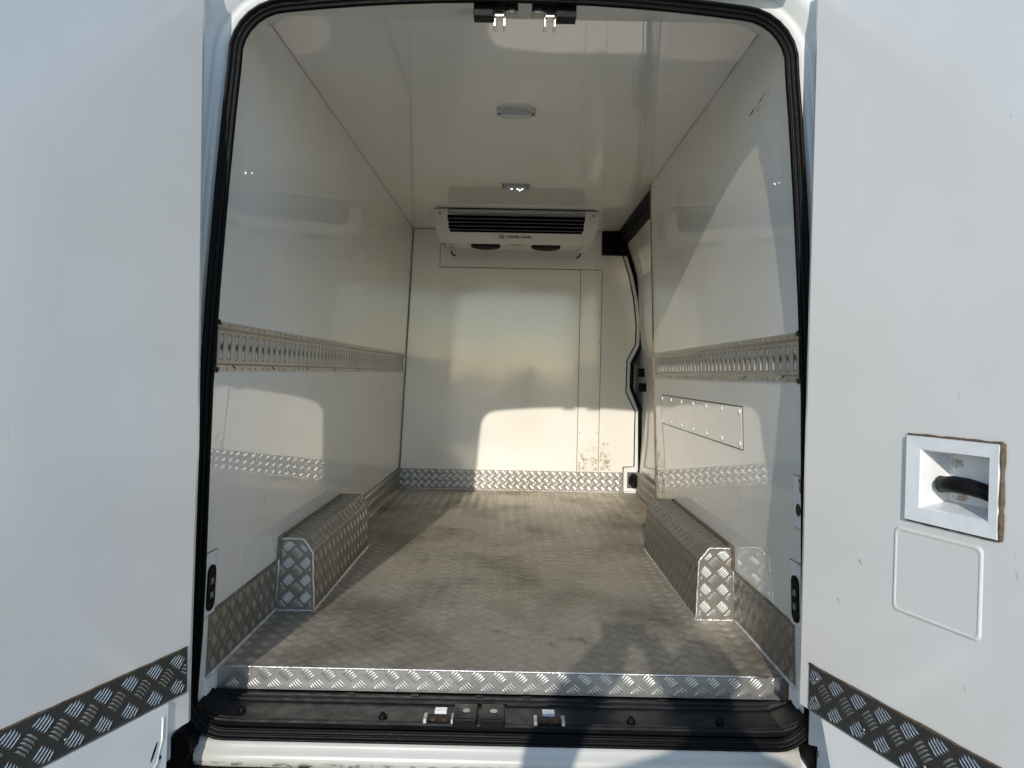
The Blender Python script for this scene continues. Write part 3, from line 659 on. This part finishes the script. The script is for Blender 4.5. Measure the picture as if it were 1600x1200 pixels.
        tube(bm, J((f0, .004, g1 + .001), (f1, .004, g1 + .001), 18), [random.uniform(.0018, .0034) for _ in range(19)], 5); tube(bm, J((f1 + .001, .004, g1), (f1 + .001, .004, g0), 16), [random.uniform(.0035, .0062) for _ in range(17)], 5)
        tube(bm, J((f0, .003, g0 - .001), (f1, .003, g0 - .001), 18), .0018, 5)
        bm_obj('bowl_joint', bm, 'brown', dr, True)
        # embossed cover panel
        bm = bmesh.new(); poly = rrect(.272, .370, .466, .545, .012, 4); rings = []
        for ins, hh in ((0, .0002), (.003, .0024), (.005, .0028), (.007, .0025), (.009, .0016)):
            rings.append([bm.verts.new(F((.369 + (x - .369) * (1 - ins / .097), hh, .4575 + (z - .4575) * (1 - ins / .0875)))) for x, z in poly])
        for A_, B_ in zip(rings, rings[1:]):
            for i in range(len(poly)): j = (i + 1) % len(poly); bm.faces.new((A_[i], A_[j], B_[j], B_[i]))
        bm.faces.new(rings[-1]); bm_obj('cover_panel', bm, 'door', dr, False)
        for (u, z, du, dz) in ((.14, .50, .085, -.10), (.36, .45, .01, -.06), (.33, .345, .03, -.01), (.12, .36, .01, -.03), (.20, .3, .004, -.02)):
            mark('scratch', [F((u, .0012 if u != .36 else .0025, z)), F((u + du * .5 + .0012, .0012 if u != .36 else .0025, z + dz * .5 + .0005)), F((u + du, .0012 if u != .36 else .0025, z + dz)), F((u + du * .5 - .0012, .0012 if u != .36 else .0025, z + dz * .5 - .0005))], 'greymark', dr)
    else:
        for (u, z, du, dz) in ((.30, .72, .01, -.035), (.44, .92, .02, .012), (.12, .54, -.006, .07), (.10, .28, .003, .03), (.33, 1.1, .003, .003)):
            mark('scratch', [F((u, .0012, z)), F((u + du * .5 + .0012, .0012, z + dz * .5)), F((u + du, .0012, z + dz)), F((u + du * .5 - .0012, .0012, z + dz * .5))], 'greymark', dr)
    return dr
rear_door(-1, -.75, -.27, 21, 'white left rear door swung open, plain lining above checker strip')
rear_door(1, .72, -.27, 18.9, 'white right rear door swung open, with recessed handle')

# ------------------------------------------------------------------ lashing rails (let into the walls)
def lashing_rail(s, y1, lab):
    y0 = YF + .008; z0, z1 = .831, .963; D = .014
    t = thing('lashing_rail', (s * wx(z0), y0, z0), lab, 'rail', 'lashing rails along the walls')
    w = lambda y, z, d: wall_pt(s, y, z, d)
    prof = [(z0, .0), (z0 + .001, .0028), (z0 + .016, .0028), (z0 + .021, -D), (z1 - .021, -D), (z1 - .016, .0028), (z1 - .001, .0028), (z1, .0)]
    for nm, idx in (('lower_flange', (0, 1, 2, 3)), ('upper_flange', (4, 5, 6, 7))):
        v = []; f = []; n = 30
        for i in range(n + 1):
            y = y0 + (y1 - y0) * i / n
            for k in idx: v.append(w(y, prof[k][0], prof[k][1] + random.uniform(-.0004, .0004)))
        for i in range(n):
            for k in range(3): f.append((i * 4 + k, i * 4 + k + 1, i * 4 + 5 + k, i * 4 + 4 + k))
        mesh_obj(nm, v, f, 'rail', t)
    pitch = .053; ya = y0 + .042; n = int((y1 - ya) / pitch); v = []; f = []; vd = []; fd = []
    zc = (z0 + z1) / 2; za, zb = z0 + .021, z1 - .021; hw, hh = .0085, .033
    def quad(y_0, y_1, z_0, z_1, d):
        b = len(v); v.extend([w(y_0, z_0, d), w(y_1, z_0, d), w(y_1, z_1, d), w(y_0, z_1, d)]); f.append((b, b + 1, b + 2, b + 3))
    quad(y0, ya, za, zb, -D); quad(ya + n * pitch, y1, za, zb, -D)
    for i in range(n):
        a = ya + i * pitch; c = a + pitch / 2
        quad(a, a + pitch, za, zc - hh, -D); quad(a, a + pitch, zc + hh, zb, -D); quad(a, c - hw, zc - hh, zc + hh, -D); quad(c + hw, a + pitch, zc - hh, zc + hh, -D)
        for (p, q) in (((c - hw, zc - hh), (c - hw, zc + hh)), ((c - hw, zc + hh), (c + hw, zc + hh)), ((c + hw, zc + hh), (c + hw, zc - hh)), ((c + hw, zc - hh), (c - hw, zc - hh))):
            b = len(v); v.extend([w(*p, -D), w(*q, -D), w(*q, -D - .003), w(*p, -D - .003)]); f.append((b, b + 1, b + 2, b + 3))
            (py_, pz_), (qy_, qz_) = p, q; e_ = .0022; oy = e_ * (1 if py_ > c else -1); oz = e_ * (1 if pz_ > zc else -1); oy2 = e_ * (1 if qy_ > c else -1); oz2 = e_ * (1 if qz_ > zc else -1)
            b = len(vd); vd.extend([w(py_, pz_, -D + .0003), w(qy_, qz_, -D + .0003), w(qy_ + oy2, qz_ + oz2, -D + .0003), w(py_ + oy, pz_ + oz, -D + .0003)]); fd.append((b, b + 1, b + 2, b + 3))
        for sg in (-1, 1):      # waist of the slot: two teeth
            b = len(vd); vd.extend([w(c + sg * hw, zc + .015, -D - .001), w(c + sg * (hw - .0075), zc + .004 * sg, -D - .001), w(c + sg * hw, zc - .015, -D - .001)]); fd.append((b, b + 1, b + 2))
    fo = mesh_obj('slotted_face', v, f, 'rail', t); sl = mesh_obj('slot_edges', vd, fd, 'slotedge', fo); sl['kind'] = 'stuff'
    v2 = [w(y0, za, -.0172), w(y1, za, -.0172), w(y1, zb, -.0172), w(y0, zb, -.0172)]
    mesh_obj('slot_backing', v2, [(0, 1, 2, 3)], 'white', t)
    bm = bmesh.new(); nr = int((y1 - y0) / .053)
    for i in range(nr):
        for z in (z0 + .008, z1 - .008):
            if random.random() < .9: lathe(bm, [(.0042, 0), (.0042, .0012), (.002, .002)], w(y0 + .02 + i * .053 + random.uniform(-.006, .006), z, .0026), (-s, 0, 0), 7)
    o = bm_obj('rivets', bm, 'steel', t); o['kind'] = 'stuff'
    A = [w(y0 - .004, z0 - .004, .004), w(y0 + .004, z0 - .004, .004), w(y0 + .030, za + .002, -D + .001), w(y0 + .030, zb - .002, -D + .001), w(y0 + .004, z1 + .004, .004), w(y0 - .004, z1 + .004, .004)]
    mesh_obj('end_cap', A, [tuple(range(6))], 'greyplastic', t)
    bm = bmesh.new(); tube(bm, [w(y0 + .032, za, -D + .001), w(y0 + .032, zb, -D + .001)], .0018, 5); tube(bm, [w(y0 + .004, z0 - .003, .004), w(y0 + .032, za, -D + .002)], .0018, 5); tube(bm, [w(y0 + .004, z1 + .003, .004), w(y0 + .032, zb, -D + .002)], .0018, 5)
    for z in (z0 + .004, z1 - .004): lathe(bm, [(.007, 0), (.006, .003), (.002, .004)], w(y0 + .003, z, .004), (-s, 0, 0), 8)
    bm_obj('cap_edge', bm, 'gasket', t)
    for i, y in enumerate((y0 + .1, y0 + .42, y0 + .8, y0 + 1.2, y0 + 1.7)):
        if y < y1: mark('gouge', [w(y, z0 + .017, .0032), w(y + .03, z0 + .004, .0032), w(y + .036, z0 + .008, .0032), w(y + .008, z0 + .018, .0032)], 'gasket', t)
lashing_rail(-1, L - .004, 'slotted grey steel lashing rail along the left wall')
lashing_rail(1, YR - .004, 'slotted grey steel lashing rail along the right wall')

# ------------------------------------------------------------------ cooling unit under the ceiling
ev = thing('evaporator_unit', (.01, 2.6, 1.65), 'white cooling unit with black grille hanging under the ceiling', 'cooling unit')
xl, xr = -.500, .522; yf, yb = 2.435, 2.78; zt, zb = 1.857, 1.655
fy = lambda z: yf + .06 * ((zt - z) / (zt - zb)) ** 1.4           # front face leans back downwards
bm = bmesh.new()
gx0, gx1, gz0, gz1 = -.418, .438, 1.718, 1.832
inset = lambda z: .035 * max(0, (1.79 - z) / .135) ** 1.6          # sides taper in below
zz = [zt, gz1, 1.80, 1.775, 1.745, gz0, 1.69, 1.668, zb]
cols = lambda z: [xl + inset(z), gx0 + (.006 if z < 1.78 else 0) + (.012 if z <= gz0 else 0), gx1 - (.006 if z < 1.78 else 0) - (.012 if z <= gz0 else 0), xr - inset(z)]
P = [[bm.verts.new((x, fy(z) + (.006 if i in (0, 3) else 0), z)) for i, x in enumerate(cols(z))] for z in zz]
for i in range(len(zz) - 1):
    for k in range(3):
        if k == 1 and 1 <= i < 5: continue
        bm.faces.new((P[i][k], P[i + 1][k], P[i + 1][k + 1], P[i][k + 1]))
Bk = [[bm.verts.new((x, yb, z)) for x in (cols(z)[0] + .02, cols(z)[3] - .02)] for z in zz]
for i in range(len(zz) - 1):
    bm.faces.new((P[i][0], Bk[i][0], Bk[i + 1][0], P[i + 1][0])); bm.faces.new((P[i][3], P[i + 1][3], Bk[i + 1][1], Bk[i][1]))
# lower rim and recessed underside
xa, xb = cols(zb)[0], cols(zb)[3]
U0 = [P[-1][0], P[-1][1], P[-1][2], P[-1][3], Bk[-1][1], Bk[-1][0]]
U1 = [bm.verts.new(p) for p in ((xa + .05, fy(zb) + .03, zb), (gx0, fy(zb) + .025, zb), (gx1, fy(zb) + .025, zb), (xb - .05, fy(zb) + .03, zb), (xb - .07, yb, zb), (xa + .07, yb, zb))]
for i in range(5):
    bm.faces.new((U0[i], U0[i + 1], U1[i + 1], U1[i]))
U2 = [bm.verts.new((v_.co.x, v_.co.y + (.01 if i < 4 else 0), zb + .012)) for i, v_ in enumerate(U1)]
for i in range(6): bm.faces.new((U1[i], U1[(i + 1) % 6], U2[(i + 1) % 6], U2[i]))
bm.faces.new(U2)
bm_obj('casing', bm, 'casing', ev)
box('grille_well', (gx0 - .01, 2.535, gz0 - .01), (gx1 + .01, 2.55, gz1 + .01), 'blackvoid', ev)
for i in range(5):
    z = gz0 + .014 + i * .0215; i_ = .012 if i == 0 else .004
    bm = bmesh.new(); prism(bm, [(0, 0), (.034, .009), (.034, .0105), (0, .0014)], (gx0 + i_, fy(z) + .004, z), (0, 1, 0), (0, 0, 1), (1, 0, 0), 0, gx1 - gx0 - 2 * i_); bm_obj('grille_slat', bm, 'slat', ev)
box('grille_edge', (gx0 + .001, yf - .002, gz1 - .001), (gx1 - .001, yf + .012, zt - .003), 'steel', ev, bev=.002)
bm = bmesh.new(); tube(bm, [(xl - .004, yf + .02, zt - .002), (xl + .03, yf - .004, zt - .001)] + [(x, yf - .005, zt - .001) for x in (-.3, 0, .3)] + [(xr - .03, yf - .004, zt - .001), (xr + .004, yf + .02, zt - .002)], .003, 6); bm_obj('top_gasket', bm, 'rubber', ev)
for x in (xl + .035, xr - .032):
    bm = bmesh.new(); lathe(bm, [(.006, 0), (.006, .002), (.003, .003)], (x, fy(1.825) - .0005, 1.826), (0, -1, 0), 10); bm_obj('screw', bm, 'gasket', ev)
for x in (-.185, .205):
    bm = bmesh.new(); lathe(bm, [(.095, -.004), (.095, .010), (.07, .020), (.03, .024)], (x, 2.625, zb + .012), (0, 0, -1), 20); bm_obj('fan', bm, 'blackvoid', ev)
    bm = bmesh.new()
    for r in (.035, .055, .075, .093): tube(bm, [(x + r * math.cos(k * .3307), 2.625 + r * math.sin(k * .3307), zb - .012 + (r / .093) ** 2 * .012) for k in range(19)], .0016, 5, closed=True)
    bm_obj('fan_guard', bm, 'plastic', ev)
box('warning_label', (-.032, 2.555, zb + .0085), (.052, 2.60, zb + .0115), 'yellow', ev)
box('warning_print', (-.026, 2.567, zb + .0078), (.046, 2.588, zb + .0084), 'ink', ev)
zl = 1.689; yl = fy(zl) - .0018; Vt = Vector((0, -.2, 1)).normalized()
text_obj('lettering', 'THERMO KING', (-.052, fy(1.688) - .0022, 1.688), (1, 0, 0), Vt, .0235, 'ink', ev, .0009)
box('emblem', (-.092, fy(1.696) - .004, 1.684), (-.064, fy(1.696) - .0005, 1.708), 'logo', ev)
bm = bmesh.new()
for x, z, w, h in ((-.0885, 1.7015, .012, .003), (-.084, 1.688, .003, .015), (-.0745, 1.688, .003, .0165), (-.0715, 1.6945, .006, .003)): abox(bm, (x, fy(1.696) - .0052, z), (x + w, fy(1.696) - .0038, z + h))
bm_obj('emblem_letters', bm, 'white', ev)
for x, s in ((xa + .045, 1), (xb - .045, -1)):
    bm = bmesh.new(); tube(bm, [(x, 2.72, zb + .01), (x, 2.725, zb - .012)], .015, 10); bm_obj('drain_socket', bm, 'casing', ev, True)
    bm = bmesh.new(); tube(bm, [(x + s * (.004 + .018 * math.sin(t) * 0 + .02 * (1 - math.cos(t)) * .6), 2.725 + .004 * t, zb - .012 - .030 * math.sin(t * .62)) for t in [k * .35 for k in range(11)]], .0065, 8); bm_obj('drain_pipe', bm, 'brown', ev, True)

# ------------------------------------------------------------------ ceiling lamps
def lamp(y, lit, lab, w):
    t = thing('ceiling_lamp', (.005, y, H), lab, 'lamp', 'lamps under the ceiling')
    bm = bmesh.new(); prism(bm, rrect(.005 - w / 2, y - .040, .005 + w / 2, y + .040, .018, 4), (0, 0, H), (1, 0, 0), (0, 1, 0), (0, 0, -1), -.001, .010); bm_obj('lamp_base', bm, 'caulklight' if not lit else 'steel', t)
    bm = bmesh.new(); prism(bm, rrect(.005 - w * .37, y - .030, .005 + w * .37, y + .030, .008, 3), (0, 0, H), (1, 0, 0), (0, 1, 0), (0, 0, -1), .009, .022)
    bmesh.ops.bevel(bm, geom=[e for e in bm.edges if all(v_.co.z < H - .02 for v_ in e.verts)], offset=.004, segments=2, affect='EDGES'); bm_obj('lamp_lens', bm, 'lens', t)
    for e in (-1, 1):
        bm = bmesh.new(); lathe(bm, [(.005, 0), (.004, .003)], (.005 + e * w * .44, y, H - .010), (0, 0, -1), 8); bm_obj('screw', bm, 'gasket', t)
    if lit:
        for dx_, dy in ((-.022, -.012), (.010, -.012), (.036, -.010), (.022, .014)):
            bm = bmesh.new(); lathe(bm, [(.0030, 0), (.0030, .002), (.0015, .003)], (.005 + dx_, y + dy, H - .0222), (0, 0, -1), 8); bm_obj('diode', bm, 'glow', t)
lamp(.79, False, 'oblong ceiling lamp with its diffuser dark, nearer the doors', .152)
lamp(1.885, True, 'lit oblong ceiling lamp with bright diodes, before the cooling unit', .150)

# ------------------------------------------------------------------ the photographer: seen as shadow on the floor and in the reflections
def skin_mesh(name, vs_, es, mat, sub=2):
    me = bpy.data.meshes.new(name + '_skel'); me.from_pydata([v_[:3] for v_ in vs_], es, []); o = bpy.data.objects.new(name + '_tmp', me); C.objects.link(o)
    md = o.modifiers.new('s', 'SKIN'); md.use_smooth_shade = True
    for i, v_ in enumerate(vs_): me.skin_vertices[0].data[i].radius = (v_[3], v_[4] if len(v_) > 4 else v_[3])
    me.skin_vertices[0].data[0].use_root = True
    ms = o.modifiers.new('u', 'SUBSURF'); ms.levels = ms.render_levels = sub
    dg = bpy.context.evaluated_depsgraph_get(); m2 = bpy.data.meshes.new_from_object(o.evaluated_get(dg)); bpy.data.objects.remove(o)
    m2.name = name; m2.materials.clear(); m2.materials.append(M[mat])
    for p in m2.polygons: p.use_smooth = True
    ob = bpy.data.objects.new(name, m2); C.objects.link(ob); return ob
px, py, gz = .24, -2.36, -.74
V_ = []; E_ = []
def vert(x, y, z, r, r2=None, to=None):
    V_.append((px + x, py + y, z, r, r2 or r)); k = len(V_) - 1
    if to is not None: E_.append((to, k))
    return k
pel = vert(0, 0, .12, .16, .12); wst = vert(0, 0, .30, .15, .11, pel); chs = vert(0, .01, .50, .175, .12, wst); upc = vert(0, 0, .60, .14, .10, chs)
nck = vert(0, .01, .70, .06, .06, upc); hd0 = vert(0, .035, .78, .074, .085, nck); hd1 = vert(0, .03, .86, .082, .095, hd0); hd2 = vert(0, .02, .905, .055, .062, hd1)
vert(0, .135, .805, .014, .014, hd0)
for s in (-1, 1):
    hip = vert(s * .09, 0, .04, .09, .095, pel); kn = vert(s * .10, .02, -.30, .065, .065, hip); an = vert(s * .11, -.01, -.66, .045, .045, kn); vert(s * .12, .14, -.705, .04, .03, an)
    sh = vert(s * .185, 0, .585, .065, .065, upc)
    if s < 0:
        el = vert(-.44, .10, .48, .07, .07, sh); fm = vert(-.40, .17, .62, .072, .072, el); wr_ = vert(-.30, .24, .755, .066, .06, fm); pm = vert(-.20, .29, .825, .062, .05, wr_)
        tips = ((-.19, .335, .868), (-.175, .345, .855), (-.17, .348, .838), (-.175, .348, .822)); thb = (-.215, .338, .79)
    else:
        el = vert(.20, .16, .44, .056, .056, sh); fm = vert(.07, .24, .60, .062, .062, el); wr_ = vert(-.05, .28, .72, .052, .05, fm); pm = vert(-.10, .305, .79, .05, .035, wr_)
        tips = ((-.135, .348, .86), (-.15, .348, .845), (-.155, .348, .825), (-.15, .348, .805)); thb = (-.085, .335, .85)
    b_ = V_[pm]
    for tp in tips + (thb,):
        c0 = (b_[0] - px, b_[1] - py, b_[2]); q = vert(*[(c0[i] * .4 + tp[i] * .6) + (.008 if i == 2 else 0) for i in range(3)], .0105, .0105, pm); vert(*tp, .009, .009, q)
person = skin_mesh('person', V_, E_, 'cloth'); reg(person, None)
person['label'] = 'person holding up a phone, casting the rounded shadow on the cargo floor'; person['category'] = 'person'
bm = bmesh.new(); bmesh.ops.create_icosphere(bm, subdivisions=3, radius=1)
for v_ in bm.verts: v_.co = Vector((px + v_.co.x * .09, py + .012 + v_.co.y * .103, .872 + v_.co.z * .070 + (-.02 if v_.co.y < 0 else 0)))
bm_obj('hair', bm, 'hair', person, True)
bm = bmesh.new(); abox(bm, (-.02, -2.0065, .803), (.13, -1.9985, .876), None, .0035); ph = bm_obj('mobile_phone', bm, 'plastic'); ph['label'] = 'dark phone held up in both hands of the photographer'; ph['category'] = 'phone'
